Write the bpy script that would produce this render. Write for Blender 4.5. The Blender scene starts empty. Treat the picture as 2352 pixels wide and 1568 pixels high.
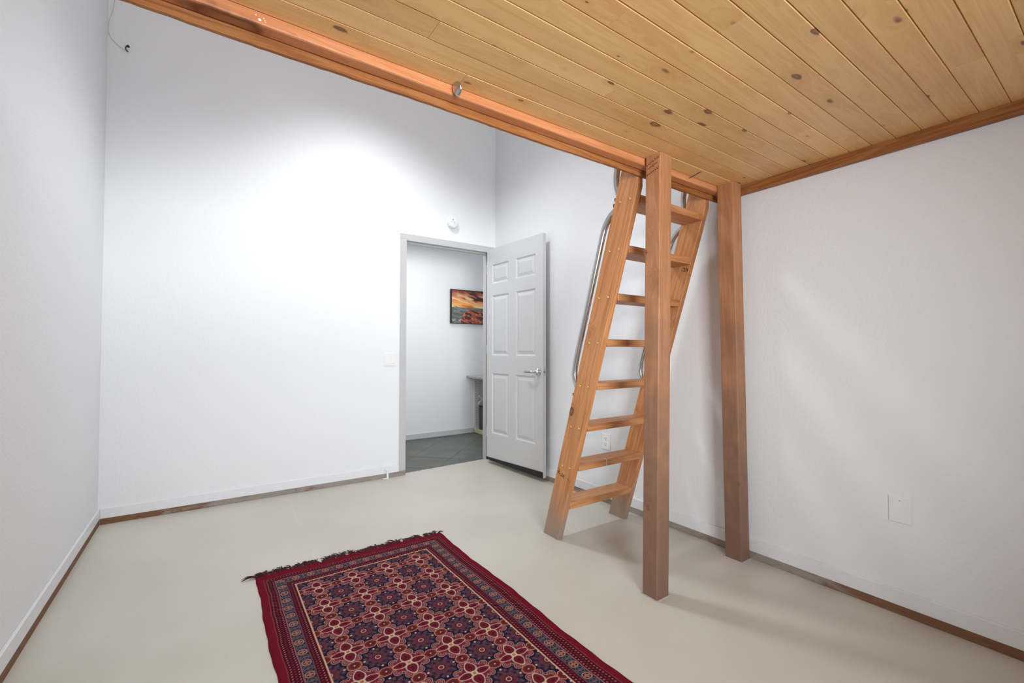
import bpy, bmesh, math, random
import numpy as np
from mathutils import Matrix, Vector
random.seed(7)
RNG = np.random.default_rng(11)
scene = bpy.context.scene
COL = scene.collection

# ------------------------------------------------------------------ camera
YAW, PITCH, ROLL, FPX, CAMH = math.radians(34.617), math.radians(1.2295), math.radians(0.064), 1015.58, 1.086
fw = Vector((math.sin(YAW)*math.cos(PITCH), math.cos(YAW)*math.cos(PITCH), math.sin(PITCH)))
rt = Vector((math.cos(YAW), -math.sin(YAW), 0))
up = rt.cross(fw)
r2 = rt*math.cos(ROLL)+up*math.sin(ROLL)
u2 = up*math.cos(ROLL)-rt*math.sin(ROLL)
cam_d = bpy.data.cameras.new('camera')
cam_d.sensor_width = 36.0
cam_d.lens = 36.0*FPX/2352.0
cam_d.clip_start = 0.02
cam = bpy.data.objects.new('camera', cam_d)
M = Matrix((r2, u2, -fw)).transposed().to_4x4()
M.translation = Vector((0, 0, CAMH))
cam.matrix_world = M
COL.objects.link(cam)
scene.camera = cam

# ------------------------------------------------------------------ world, lights, exposure
w = bpy.data.worlds.new('world'); scene.world = w; w.use_nodes = True
bg = w.node_tree.nodes['Background']
bg.inputs[0].default_value = (0.80, 0.88, 1.0, 1); bg.inputs[1].default_value = 1.0
scene.view_settings.view_transform = 'Standard'
scene.view_settings.look = 'None'
scene.view_settings.gamma = 1.0
scene.view_settings.use_curve_mapping = False
scene.view_settings.exposure = 0.0

def area(name, loc, target, sx, sy, power, color=(1, 1, 1), spread=None):
    l = bpy.data.lights.new(name, 'AREA'); l.shape = 'RECTANGLE'; l.size = sx; l.size_y = sy
    l.energy = power; l.color = color
    if spread: l.spread = math.radians(spread)
    o = bpy.data.objects.new(name, l); o.location = loc
    o.rotation_euler = (Vector(target)-Vector(loc)).to_track_quat('-Z', 'Y').to_euler()
    COL.objects.link(o); return o
def spot(name, loc, target, deg, blend, power, radius, color=(1, 1, 1)):
    l = bpy.data.lights.new(name, 'SPOT'); l.spot_size = math.radians(deg); l.spot_blend = blend
    l.energy = power; l.shadow_soft_size = radius; l.color = color
    o = bpy.data.objects.new(name, l); o.location = loc
    o.rotation_euler = (Vector(target)-Vector(loc)).to_track_quat('-Z', 'Y').to_euler()
    COL.objects.link(o); return o
# daylight through the window behind the camera, plus added fill for the upper walls
area('window_daylight', (0.10, -1.50, 1.30), (1.36, 2.0, 1.18), 1.1, 0.9, 36, (0.905, 0.962, 1.0), 80)
area('added_upper_fill', (0.85, -1.50, 2.95), (1.25, 3.7, 2.8), 1.5, 0.8, 42, (0.91, 0.965, 1.0))
# ceiling track heads beyond the loft
spot('ceiling_lamp_flood', (1.05, 2.80, 3.62), (1.05, 2.80, 0.0), 118, 0.65, 114, 0.16, (0.97, 0.99, 1.0))
spot('ceiling_lamp_wall', (0.62, 2.55, 3.66), (0.44, 3.75, 2.10), 70, 1.0, 5, 0.03, (0.97, 0.99, 1.0))
area('hall_lamp', (1.75, 4.4, 2.40), (1.75, 4.4, 0), 1.4, 0.7, 14, (0.98, 0.99, 1.0))

# ------------------------------------------------------------------ helpers
def lin(c):
    def f(v):
        v /= 255.0
        return v/12.92 if v <= 0.04045 else ((v+0.055)/1.055)**2.4
    return tuple(f(v) for v in c)
def lin4(c): return lin(c)+(1.0,)

def new_mat(name):
    m = bpy.data.materials.new(name); m.use_nodes = True
    nt = m.node_tree; b = nt.nodes['Principled BSDF']
    return m, nt, b
def N(nt, typ, **kw):
    n = nt.nodes.new(typ)
    for k, v in kw.items(): setattr(n, k, v)
    return n
def L(nt, a, b): nt.links.new(a, b)
def math_n(nt, op, a, b=None, c=None, clamp=False):
    n = N(nt, 'ShaderNodeMath', operation=op); n.use_clamp = clamp
    for i, v in enumerate((a, b, c)):
        if v is None: continue
        if isinstance(v, (int, float)): n.inputs[i].default_value = v
        else: L(nt, v, n.inputs[i])
    return n.outputs[0]
def mix_c(nt, fac, a, b, blend='MIX'):
    n = N(nt, 'ShaderNodeMix', data_type='RGBA', blend_type=blend)
    for s, v in ((n.inputs['Factor'], fac), (n.inputs[6], a), (n.inputs[7], b)):
        if isinstance(v, (int, float)): s.default_value = v
        elif isinstance(v, tuple): s.default_value = v if len(v) == 4 else v+(1,)
        else: L(nt, v, s)
    return n.outputs[2]
def vmul(nt, v, k):
    n = N(nt, 'ShaderNodeVectorMath', operation='MULTIPLY'); L(nt, v, n.inputs[0]); n.inputs[1].default_value = k
    return n.outputs[0]
def noise(nt, vec, scale, detail=3.0, rough=0.55, dist=0.0):
    n = N(nt, 'ShaderNodeTexNoise'); n.inputs['Scale'].default_value = scale
    n.inputs['Detail'].default_value = detail; n.inputs['Roughness'].default_value = rough
    n.inputs['Distortion'].default_value = dist
    L(nt, vec, n.inputs['Vector']); return n.outputs['Fac']
def maprange(nt, v, a, b, c=0.0, d=1.0, smooth=True):
    n = N(nt, 'ShaderNodeMapRange'); n.interpolation_type = 'SMOOTHSTEP' if smooth else 'LINEAR'
    L(nt, v, n.inputs[0])
    for i, x in enumerate((a, b, c, d)): n.inputs[i+1].default_value = x
    return n.outputs[0]
def bump(nt, b, height, strength, dist):
    n = N(nt, 'ShaderNodeBump'); n.inputs['Strength'].default_value = strength; n.inputs['Distance'].default_value = dist
    L(nt, height, n.inputs['Height']); L(nt, n.outputs[0], b.inputs['Normal'])

def plain(name, rgb, rough=0.5, metal=0.0, var=0.04, nscale=30.0, spec=None, bmp=0.0):
    m, nt, b = new_mat(name)
    tc = N(nt, 'ShaderNodeTexCoord').outputs['Object']
    n = noise(nt, tc, nscale, 2)
    k = maprange(nt, n, 0.3, 0.7, 1-var, 1+var, False)
    c = N(nt, 'ShaderNodeVectorMath', operation='SCALE'); c.inputs[0].default_value = lin(rgb); L(nt, k, c.inputs['Scale'])
    L(nt, c.outputs[0], b.inputs['Base Color'])
    b.inputs['Roughness'].default_value = rough; b.inputs['Metallic'].default_value = metal
    if spec is not None: b.inputs['Specular IOR Level'].default_value = spec
    if bmp: bump(nt, b, n, bmp, 0.002)
    return m

def wall_mat(name, rgb, bstr=0.16):
    m, nt, b = new_mat(name)
    tc = N(nt, 'ShaderNodeTexCoord').outputs['Object']
    big = noise(nt, tc, 1.3, 3)
    k = maprange(nt, big, 0.3, 0.7, 0.985, 1.01, False)
    c = N(nt, 'ShaderNodeVectorMath', operation='SCALE'); c.inputs[0].default_value = lin(rgb); L(nt, k, c.inputs['Scale'])
    L(nt, c.outputs[0], b.inputs['Base Color'])
    b.inputs['Roughness'].default_value = 0.62; b.inputs['Specular IOR Level'].default_value = 0.3
    fine = noise(nt, tc, 85.0, 2, 0.5)
    mid = noise(nt, tc, 22.0, 2, 0.5)
    hsum = math_n(nt, 'ADD', maprange(nt, fine, 0.42, 0.62), math_n(nt, 'MULTIPLY', mid, 0.5))
    bump(nt, b, hsum, bstr, 0.003)
    return m

def wood(name, light, mid, dark, knot_rgb, kscale=(3.0, 7.0, 7.0), kthr=0.55, krad=0.16, rough=0.5,
         figure=9.0, wear=None, vary=0.10, streak=0.35, spec=0.35):
    """grain runs along the object's local X"""
    m, nt, b = new_mat(name)
    tc = N(nt, 'ShaderNodeTexCoord').outputs['Object']
    oi = N(nt, 'ShaderNodeObjectInfo')
    off = N(nt, 'ShaderNodeVectorMath', operation='SCALE'); off.inputs[0].default_value = (31.7, 17.3, 11.9)
    L(nt, oi.outputs['Random'], off.inputs['Scale'])
    add = N(nt, 'ShaderNodeVectorMath', operation='ADD'); L(nt, tc, add.inputs[0]); L(nt, off.outputs[0], add.inputs[1])
    P = add.outputs[0]
    # knots bend the grain
    vor = N(nt, 'ShaderNodeTexVoronoi', feature='F1'); vor.inputs['Scale'].default_value = 1.0
    vor.inputs['Randomness'].default_value = 1.0
    wn_ = N(nt, 'ShaderNodeTexNoise'); wn_.inputs['Scale'].default_value = 24.0; wn_.inputs['Detail'].default_value = 2.0; L(nt, P, wn_.inputs['Vector'])
    wsub = N(nt, 'ShaderNodeVectorMath', operation='SUBTRACT'); L(nt, wn_.outputs['Color'], wsub.inputs[0]); wsub.inputs[1].default_value = (0.5, 0.5, 0.5)
    wscl = vmul(nt, wsub.outputs[0], (0.22, 0.16, 0.0 if kscale[2] < 0.1 else 0.16))
    wadd = N(nt, 'ShaderNodeVectorMath', operation='ADD'); L(nt, vmul(nt, P, kscale), wadd.inputs[0]); L(nt, wscl, wadd.inputs[1])
    L(nt, wadd.outputs[0], vor.inputs['Vector'])
    sep = N(nt, 'ShaderNodeSeparateColor'); L(nt, vor.outputs['Color'], sep.inputs[0])
    has = maprange(nt, sep.outputs[0], kthr, kthr+0.02)
    rad = math_n(nt, 'MULTIPLY', math_n(nt, 'ADD', math_n(nt, 'MULTIPLY', math_n(nt, 'POWER', sep.outputs[1], 2.2), 1.05), 0.28), krad)
    ratio = math_n(nt, 'DIVIDE', vor.outputs['Distance'], rad)
    kring = math_n(nt, 'ADD', math_n(nt, 'MULTIPLY', maprange(nt, ratio, 0.15, 0.6), 0.45), 0.55)
    kmask = math_n(nt, 'MULTIPLY', math_n(nt, 'MULTIPLY', maprange(nt, ratio, 1.0, 0.6), has), kring)
    halo = math_n(nt, 'MULTIPLY', maprange(nt, ratio, 3.6, 0.8), has)
    warp = N(nt, 'ShaderNodeCombineXYZ'); L(nt, math_n(nt, 'MULTIPLY', halo, 0.05), warp.inputs[1]); L(nt, math_n(nt, 'MULTIPLY', halo, 0.05), warp.inputs[2])
    add2 = N(nt, 'ShaderNodeVectorMath', operation='ADD'); L(nt, P, add2.inputs[0]); L(nt, warp.outputs[0], add2.inputs[1])
    G = add2.outputs[0]
    n1 = noise(nt, vmul(nt, G, (0.9, figure, figure)), 1.0, 4, 0.6, 0.5)
    rings = math_n(nt, 'FRACT', math_n(nt, 'MULTIPLY', n1, 7.0))
    rings = maprange(nt, math_n(nt, 'ABSOLUTE', math_n(nt, 'SUBTRACT', rings, 0.5)), 0.0, 0.5)
    n2 = noise(nt, vmul(nt, G, (3.0, 170.0, 170.0)), 1.0, 2, 0.6)
    n3 = noise(nt, vmul(nt, P, (0.7, 2.0, 2.0)), 1.6, 2)
    f = math_n(nt, 'ADD', math_n(nt, 'MULTIPLY', rings, streak), math_n(nt, 'MULTIPLY', n2, 0.35))
    f = math_n(nt, 'ADD', f, math_n(nt, 'MULTIPLY', n3, 0.55))
    f = maprange(nt, f, 0.25, 1.0, 0.0, 1.0, False)
    cr = N(nt, 'ShaderNodeValToRGB')
    cr.color_ramp.elements[0].position = 0.0; cr.color_ramp.elements[0].color = lin4(dark)
    cr.color_ramp.elements[1].position = 1.0; cr.color_ramp.elements[1].color = lin4(light)
    e = cr.color_ramp.elements.new(0.5); e.color = lin4(mid)
    L(nt, f, cr.inputs[0])
    c = cr.outputs[0]
    c = mix_c(nt, math_n(nt, 'MULTIPLY', halo, 0.35), c, lin(dark))
    c = mix_c(nt, math_n(nt, 'MULTIPLY', kmask, 0.85), c, lin(knot_rgb))
    hs = N(nt, 'ShaderNodeHueSaturation')
    L(nt, maprange(nt, oi.outputs['Random'], 0, 1, 1-vary, 1+vary, False), hs.inputs['Value'])
    L(nt, c, hs.inputs['Color']); c = hs.outputs[0]
    if wear:
        wrgb, wlen, wamt = wear
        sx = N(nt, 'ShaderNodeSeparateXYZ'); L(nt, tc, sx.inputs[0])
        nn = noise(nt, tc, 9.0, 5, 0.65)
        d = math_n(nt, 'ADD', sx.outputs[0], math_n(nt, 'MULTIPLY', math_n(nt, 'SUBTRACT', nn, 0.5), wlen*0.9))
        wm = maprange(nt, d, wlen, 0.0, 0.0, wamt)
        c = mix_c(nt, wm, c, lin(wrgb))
    L(nt, c, b.inputs['Base Color'])
    b.inputs['Roughness'].default_value = rough; b.inputs['Specular IOR Level'].default_value = spec
    bump(nt, b, n2, 0.12, 0.001)
    return m

MAT = {}
MAT['wall'] = wall_mat('white_wall_paint', (235, 236, 239))
MAT['hall_wall'] = wall_mat('hall_wall_paint', (226, 226, 226))
MAT['trim'] = plain('white_trim_paint', (232, 233, 237), 0.42, var=0.015)
MAT['grey_trim'] = plain('light_grey_frame_paint', (192, 192, 193), 0.45, var=0.015)
MAT['door'] = plain('door_paint', (205, 205, 206), 0.42, var=0.012)
MAT['plastic'] = plain('white_plastic', (238, 238, 238), 0.35, var=0.01)
MAT['dark'] = plain('dark_slot', (45, 45, 45), 0.6)
MAT['black'] = plain('black_rubber', (28, 27, 26), 0.6, var=0.2)
MAT['chrome'] = plain('polished_chrome', (205, 205, 208), 0.13, 1.0, var=0.02)
MAT['steel'] = plain('brushed_aluminium_tube', (196, 198, 200), 0.22, 1.0, var=0.03)
MAT['brass'] = plain('brass_screw', (236, 206, 132), 0.25, 1.0, var=0.05)
MAT['ink'] = plain('black_ink', (26, 20, 18), 0.8, var=0.2)
MAT['paint_white'] = plain('white_paint_fleck', (242, 240, 236), 0.6)
MAT['caulk'] = plain('grey_paint_bead', (178, 178, 178), 0.6, var=0.12)
MAT['thread'] = plain('white_thread', (225, 222, 215), 0.8)
MAT['wire'] = plain('pale_wire', (172, 172, 172), 0.6)
MAT['cabinet'] = plain('white_melamine', (225, 225, 222), 0.45, var=0.01)
MAT['beige'] = plain('beige_plinth', (205, 196, 160), 0.5)
MAT['charcoal'] = plain('charcoal_plastic', (64, 64, 66), 0.45, var=0.06)
MAT['frame_black'] = plain('black_frame', (24, 20, 18), 0.4)
MAT['fringe'] = plain('maroon_yarn', (66, 12, 28), 0.9, var=0.35, nscale=60)
MAT['plank'] = wood('knotty_pine_boards', (243, 204, 148), (232, 186, 126), (212, 158, 98), (96, 56, 36),
                    kscale=(6.5, 15.0, 0.01), kthr=0.16, krad=0.17, rough=0.42, figure=9.0, vary=0.06, streak=0.13, spec=0.4)
MAT['beam'] = wood('fir_beam', (224, 162, 118), (212, 144, 98), (186, 114, 70), (104, 56, 30),
                   kscale=(2.2, 7.0, 7.0), kthr=0.62, krad=0.22, rough=0.5, figure=14.0, vary=0.04, streak=0.2)
MAT['fascia'] = wood('fir_fascia', (176, 120, 72), (156, 98, 52), (124, 72, 36), (70, 38, 20),
                     kscale=(2.2, 7.0, 7.0), kthr=0.66, krad=0.2, rough=0.55, figure=14.0, vary=0.04)
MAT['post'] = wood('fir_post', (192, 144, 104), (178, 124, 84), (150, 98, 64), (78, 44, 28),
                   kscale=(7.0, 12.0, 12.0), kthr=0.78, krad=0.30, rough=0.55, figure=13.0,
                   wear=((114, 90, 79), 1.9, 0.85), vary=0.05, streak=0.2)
MAT['stringer'] = wood('fir_ladder_rail', (206, 152, 104), (190, 130, 82), (158, 98, 58), (90, 50, 28),
                       kscale=(7.0, 12.0, 12.0), kthr=0.82, krad=0.28, rough=0.5, figure=15.0,
                       wear=((152, 134, 120), 0.36, 0.9), vary=0.05, streak=0.27)
MAT['rung'] = wood('fir_ladder_rung', (204, 152, 106), (188, 130, 84), (154, 96, 58), (82, 46, 26),
                   kscale=(7.0, 12.0, 12.0), kthr=0.82, krad=0.28, rough=0.5, figure=13.0, vary=0.08, streak=0.26)

def sill_mat(name, lo=0.0, hi=0.0, ln=1.0, start=0.0):
    """grey paint wear on brown wood; lo/hi shift the amount of grey at the two ends"""
    m, nt, b = new_mat(name)
    tc = N(nt, 'ShaderNodeTexCoord').outputs['Object']
    a = noise(nt, vmul(nt, tc, (5, 16, 16)), 1.0, 5, 0.65, 0.6)
    f = noise(nt, vmul(nt, tc, (14, 90, 90)), 1.0, 4, 0.7)
    brown = mix_c(nt, f, lin((88, 60, 42)), lin((150, 108, 78)))
    grey = mix_c(nt, f, lin((120, 110, 102)), lin((176, 168, 160)))
    sx = N(nt, 'ShaderNodeSeparateXYZ'); L(nt, tc, sx.inputs[0])
    a = math_n(nt, 'ADD', a, maprange(nt, sx.outputs[0], start, ln, lo, hi))
    c = mix_c(nt, maprange(nt, a, 0.38, 0.62), brown, grey)
    L(nt, c, b.inputs['Base Color']); b.inputs['Roughness'].default_value = 0.8
    bump(nt, b, f, 0.4, 0.003)
    return m
MAT['sill_corner'] = sill_mat('sill_plate_browner_at_corner', -0.28, 0.16, 1.0)
MAT['sill_grey'] = sill_mat('sill_plate_grey', 0.10, 0.10)
MAT['sill_brown'] = sill_mat('sill_plate_brown', -0.24, -0.24)
MAT['sill_wall'] = sill_mat('sill_plate_wall', -0.26, 0.12, 2.75, 1.85)

def floor_mat():
    m, nt, b = new_mat('painted_concrete')
    tc = N(nt, 'ShaderNodeTexCoord').outputs['Object']
    a = noise(nt, tc, 1.1, 4, 0.55); f = noise(nt, tc, 38.0, 3, 0.6)
    c = mix_c(nt, maprange(nt, a, 0.3, 0.7), lin((197, 192, 181)), lin((208, 204, 194)))
    c = mix_c(nt, math_n(nt, 'MULTIPLY', maprange(nt, f, 0.55, 0.8), 0.18), c, lin((180, 173, 158)))
    # faint trowel and crack lines
    sp = N(nt, 'ShaderNodeSeparateXYZ'); L(nt, tc, sp.inputs[0])
    ln = noise(nt, vmul(nt, tc, (1, 1, 1)), 2.2, 2)
    q = math_n(nt, 'ADD', math_n(nt, 'MULTIPLY', sp.outputs[0], 0.9), math_n(nt, 'MULTIPLY', ln, 0.10))
    q = math_n(nt, 'ABSOLUTE', math_n(nt, 'SUBTRACT', math_n(nt, 'FRACT', q), 0.5))
    line = math_n(nt, 'MULTIPLY', maprange(nt, q, 0.0035, 0.0), maprange(nt, noise(nt, tc, 1.7, 2), 0.5, 0.6))
    c = mix_c(nt, math_n(nt, 'MULTIPLY', line, 0.45), c, lin((222, 218, 208)))
    L(nt, c, b.inputs['Base Color'])
    L(nt, maprange(nt, a, 0.3, 0.7, 0.34, 0.46), b.inputs['Roughness'])
    b.inputs['Specular IOR Level'].default_value = 0.42
    bump(nt, b, math_n(nt, 'ADD', math_n(nt, 'MULTIPLY', f, 0.35), math_n(nt, 'MULTIPLY', line, 0.8)), 0.12, 0.002)
    return m
MAT['floor'] = floor_mat()

def slate_mat():
    m, nt, b = new_mat('slate_tile')
    tc = N(nt, 'ShaderNodeTexCoord').outputs['Object']
    oi = N(nt, 'ShaderNodeObjectInfo')
    a = noise(nt, tc, 3.0, 5, 0.6, 0.4); f = noise(nt, tc, 40, 4, 0.65)
    c = mix_c(nt, maprange(nt, a, 0.3, 0.7), lin((84, 90, 88)), lin((104, 106, 97)))
    c = mix_c(nt, math_n(nt, 'MULTIPLY', oi.outputs['Random'], 0.35), c, lin((98, 88, 66)))
    c = mix_c(nt, math_n(nt, 'MULTIPLY', f, 0.25), c, lin((70, 74, 76)))
    L(nt, c, b.inputs['Base Color']); b.inputs['Roughness'].default_value = 0.42
    bump(nt, b, math_n(nt, 'ADD', a, math_n(nt, 'MULTIPLY', f, 0.3)), 0.3, 0.006)
    return m
MAT['slate'] = slate_mat()
MAT['grout'] = plain('dark_grout', (78, 80, 78), 0.8, var=0.1)

def granite_mat():
    m, nt, b = new_mat('speckled_granite')
    tc = N(nt, 'ShaderNodeTexCoord').outputs['Object']
    f = noise(nt, tc, 130, 3, 0.7)
    c = mix_c(nt, maprange(nt, f, 0.42, 0.6), lin((110, 108, 104)), lin((214, 210, 204)))
    L(nt, c, b.inputs['Base Color']); b.inputs['Roughness'].default_value = 0.2
    return m
MAT['granite'] = granite_mat()

def attr_mat(name, rough, weave=0.0):
    m, nt, b = new_mat(name)
    at = N(nt, 'ShaderNodeAttribute'); at.attribute_name = 'pattern'
    tc = N(nt, 'ShaderNodeTexCoord').outputs['Object']
    f = noise(nt, tc, 420.0, 2, 0.6)
    k = maprange(nt, f, 0.3, 0.7, 0.86, 1.12, False)
    c = N(nt, 'ShaderNodeVectorMath', operation='SCALE'); L(nt, at.outputs['Color'], c.inputs[0]); L(nt, k, c.inputs['Scale'])
    L(nt, c.outputs[0], b.inputs['Base Color'])
    b.inputs['Roughness'].default_value = rough
    if weave:
        b.inputs['Specular IOR Level'].default_value = 0.05
        bump(nt, b, f, weave, 0.002)
    return m
MAT['rug'] = attr_mat('woven_rug_pattern', 0.95, 0.5)
MAT['print'] = attr_mat('canvas_print', 0.5)

# ---- geometry helpers
def finish(name, bm, mat, parent=None, smooth=False):
    me = bpy.data.meshes.new(name); bm.normal_update(); bm.to_mesh(me); bm.free()
    if smooth:
        for pl in me.polygons: pl.use_smooth = True
    me.materials.append(mat if not isinstance(mat, str) else MAT[mat])
    return link(name, me, parent)
def link(name, me, parent=None, mw=None):
    o = bpy.data.objects.new(name, me); COL.objects.link(o)
    if parent is not None: attach(o, parent)
    if mw is not None: o.matrix_basis = mw
    return o
WORLD = {}
def world_of(o):
    m = o.matrix_basis.copy()
    return m if o.parent is None else world_of(o.parent) @ o.matrix_parent_inverse @ m
def attach(o, parent):
    o.parent = parent; o.matrix_parent_inverse = world_of(parent).inverted()
def box(bm, lo, hi):
    x0, y0, z0 = lo; x1, y1, z1 = hi
    v = [bm.verts.new(c) for c in ((x0,y0,z0),(x1,y0,z0),(x1,y1,z0),(x0,y1,z0),(x0,y0,z1),(x1,y0,z1),(x1,y1,z1),(x0,y1,z1))]
    for f in ((0,3,2,1),(4,5,6,7),(0,1,5,4),(1,2,6,5),(2,3,7,6),(3,0,4,7)): bm.faces.new([v[i] for i in f])
    return v
def bevel_all(bm, r, seg=1):
    bmesh.ops.bevel(bm, geom=list(bm.edges), offset=r, segments=seg, profile=0.5, affect='EDGES', clamp_overlap=True)
def box_obj(name, lo, hi, mat, parent=None, bev=0.0, seg=1):
    """box whose object origin sits at its own lower corner (keeps texture coordinates per object)"""
    bm = bmesh.new(); box(bm, (0,0,0), tuple(h-l for l, h in zip(lo, hi)))
    if bev: bevel_all(bm, bev, seg)
    me = bpy.data.meshes.new(name); bm.normal_update(); bm.to_mesh(me); bm.free()
    me.materials.append(MAT[mat] if isinstance(mat, str) else mat)
    return link(name, me, parent, Matrix.Translation(lo))
def tag(o, label, cat=None, group=None, kind=None):
    o['label'] = label
    if cat: o['category'] = cat
    if group: o['group'] = group
    if kind: o['kind'] = kind
    return o
def thing(name, loc, label, cat, group=None, kind=None):
    o = bpy.data.objects.new(name, None); COL.objects.link(o); o.location = loc
    o.empty_display_size = 0.05
    return tag(o, label, cat, group, kind)
def frame_mat(origin, xdir, ydir):
    x = Vector(xdir).normalized(); y = Vector(ydir); y = (y-x*y.dot(x)).normalized(); z = x.cross(y)
    m = Matrix((x, y, z)).transposed().to_4x4(); m.translation = Vector(origin); return m
def prism_obj(name, pts, x0, x1, mat, parent, bev=0.002):
    """profile pts in (Y,Z) world, extruded along X"""
    bm = bmesh.new()
    a = [bm.verts.new((x0, y, z)) for y, z in pts]; b = [bm.verts.new((x1, y, z)) for y, z in pts]
    bm.faces.new(a[::-1]); bm.faces.new(b)
    for i in range(len(pts)): bm.faces.new((a[i], a[(i+1) % len(pts)], b[(i+1) % len(pts)], b[i]))
    bmesh.ops.recalc_face_normals(bm, faces=bm.faces)
    if bev: bevel_all(bm, bev)
    return bm
def tube_bm(path, r, seg=16, bm=None, caps=True, closed=False):
    bm = bm or bmesh.new()
    P = [Vector(q) for q in path]; n = len(P); rings = []
    ref = None
    for i, q in enumerate(P):
        t = (P[min(i+1, n-1)]-P[max(i-1, 0)]).normalized()
        if ref is None:
            ref = t.orthogonal().normalized()
        ref = (ref-t*ref.dot(t)).normalized(); bi = t.cross(ref)
        rr = r[i] if isinstance(r, (list, tuple)) else r
        rings.append([bm.verts.new(q+ref*math.cos(2*math.pi*k/seg)*rr+bi*math.sin(2*math.pi*k/seg)*rr) for k in range(seg)])
    for a, b in zip(rings, rings[1:]):
        for k in range(seg): bm.faces.new((a[k], a[(k+1) % seg], b[(k+1) % seg], b[k]))
    if caps: bm.faces.new(rings[0][::-1]); bm.faces.new(rings[-1])
    return bm
def smooth_path(pts, n=8):
    out = []; P = [Vector(q) for q in pts]; P = [P[0]*2-P[1]]+P+[P[-1]*2-P[-2]]
    for i in range(1, len(P)-2):
        for k in range(n):
            t = k/n; a, b, c, d = P[i-1], P[i], P[i+1], P[i+2]
            out.append(0.5*((2*b)+(c-a)*t+(2*a-5*b+4*c-d)*t*t+(3*b-a-3*c+d)*t**3))
    out.append(P[-2]); return out
def disc_bm(center, axis, profile, seg=32, bm=None):
    """lathe: profile list of (radius, height along axis)"""
    bm = bm or bmesh.new(); a = Vector(axis).normalized(); u = a.orthogonal().normalized(); v = a.cross(u); c = Vector(center)
    rings = [[bm.verts.new(c+a*hh+(u*math.cos(2*math.pi*k/seg)+v*math.sin(2*math.pi*k/seg))*max(r, 1e-5)) for k in range(seg)] for r, hh in profile]
    for p, q in zip(rings, rings[1:]):
        for k in range(seg): bm.faces.new((p[k], p[(k+1) % seg], q[(k+1) % seg], q[k]))
    bm.faces.new(rings[0][::-1]); bm.faces.new(rings[-1])
    bmesh.ops.recalc_face_normals(bm, faces=bm.faces)
    return bm

# ------------------------------------------------------------------ room shell
XL, XR, YB, YF, ZC = -0.546, 2.380, 3.751, -1.45, 3.75
WT = 0.12
DX0, DX1, DZ = 1.446, 2.320, 2.080          # door opening
def st(o, label, cat): return tag(o, label, cat, None, 'structure')

bm = bmesh.new()
edge = []
x = XL-0.05
while x < XR+0.05:
    y = YB+0.004
    if DX0-0.02 < x < DX1+0.02: y = 3.795+0.045*(x-DX0)/(DX1-DX0)+random.uniform(-0.006, 0.006)
    edge.append((x, y)); x += 0.012
edge.append((XR+0.05, YB+0.004))
top = [bm.verts.new((XL-0.05, YF-0.05, 0)), bm.verts.new((XR+0.05, YF-0.05, 0))]+[bm.verts.new((a, b, 0)) for a, b in reversed(edge)]
f = bm.faces.new(top)
r = bmesh.ops.extrude_face_region(bm, geom=[f])
for v in r['geom']:
    if isinstance(v, bmesh.types.BMVert): v.co.z -= 0.06
bmesh.ops.recalc_face_normals(bm, faces=bm.faces)
st(finish('floor', bm, 'floor'), 'beige painted concrete floor of the room', 'floor')

def wall_boxes(name, boxes, mat, label):
    bm = bmesh.new()
    for lo, hi in boxes: box(bm, lo, hi)
    return st(finish(name, bm, mat), label, 'wall')
wall_boxes('wall_back', [((XL-WT, YB, -0.06), (DX0, YB+WT, ZC)), ((DX1, YB, -0.06), (XR+WT, YB+WT, ZC)), ((DX0, YB, DZ), (DX1, YB+WT, ZC))],
           'wall', 'tall white textured wall with the open doorway')
wall_boxes('wall_left', [((XL-WT, YF-WT, -0.06), (XL, YB, ZC))], 'wall', 'white textured wall opposite the ladder')
wall_boxes('wall_right', [((XR, YF-WT, -0.06), (XR+WT, YB, ZC))], 'wall', 'white textured wall behind ladder and posts')
WX0, WX1, WZ0, WZ1 = -0.45, 0.65, 0.85, 1.75
UX0, UX1, UZ0, UZ1 = 0.10, 1.60, 2.55, 3.35  # opening of the invented upper window, cut for the fill light
wall_boxes('wall_front', [((XL, YF-WT, -0.06), (WX0, YF, 2.2)), ((WX1, YF-WT, -0.06), (XR, YF, 2.2)),
                          ((WX0, YF-WT, -0.06), (WX1, YF, WZ0)), ((WX0, YF-WT, WZ1), (WX1, YF, 2.2)),
                          ((XL, YF-WT, 2.2), (UX0, YF, ZC)), ((UX1, YF-WT, 2.2), (XR, YF, ZC)),
                          ((UX0, YF-WT, 2.2), (UX1, YF, UZ0)), ((UX0, YF-WT, UZ1), (UX1, YF, ZC))], 'wall', 'white wall with a window and an added upper window, facing the doorway')
wall_boxes('ceiling', [((XL-WT, YF-WT, ZC), (XR+WT, YB+WT, ZC+0.1))], 'wall', 'white ceiling high above the loft')['category'] = 'ceiling'
for wi, (a0, a1, b0, b1) in enumerate(((WX0, WX1, WZ0, WZ1), (UX0, UX1, UZ0, UZ1))):
    wn = thing('window_%d' % (wi+1), (a0, YF-0.08, b0), ('white framed window below the loft', 'added unseen white framed window above the loft floor')[wi], 'window', kind='structure')  # the second frame is made up to go with the upper fill
    mid_ = (a0+a1)/2
    for lo, hi in (((a0, YF-0.08, b0), (a0+0.04, YF-0.03, b1)), ((a1-0.04, YF-0.08, b0), (a1, YF-0.03, b1)),
                   ((a0+0.04, YF-0.08, b0), (a1-0.04, YF-0.03, b0+0.04)), ((a0+0.04, YF-0.08, b1-0.04), (a1-0.04, YF-0.03, b1)),
                   ((mid_-0.02, YF-0.08, b0+0.04), (mid_+0.02, YF-0.03, b1-0.04))):
        box_obj('window_frame', lo, hi, 'trim', wn, 0.003)

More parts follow.
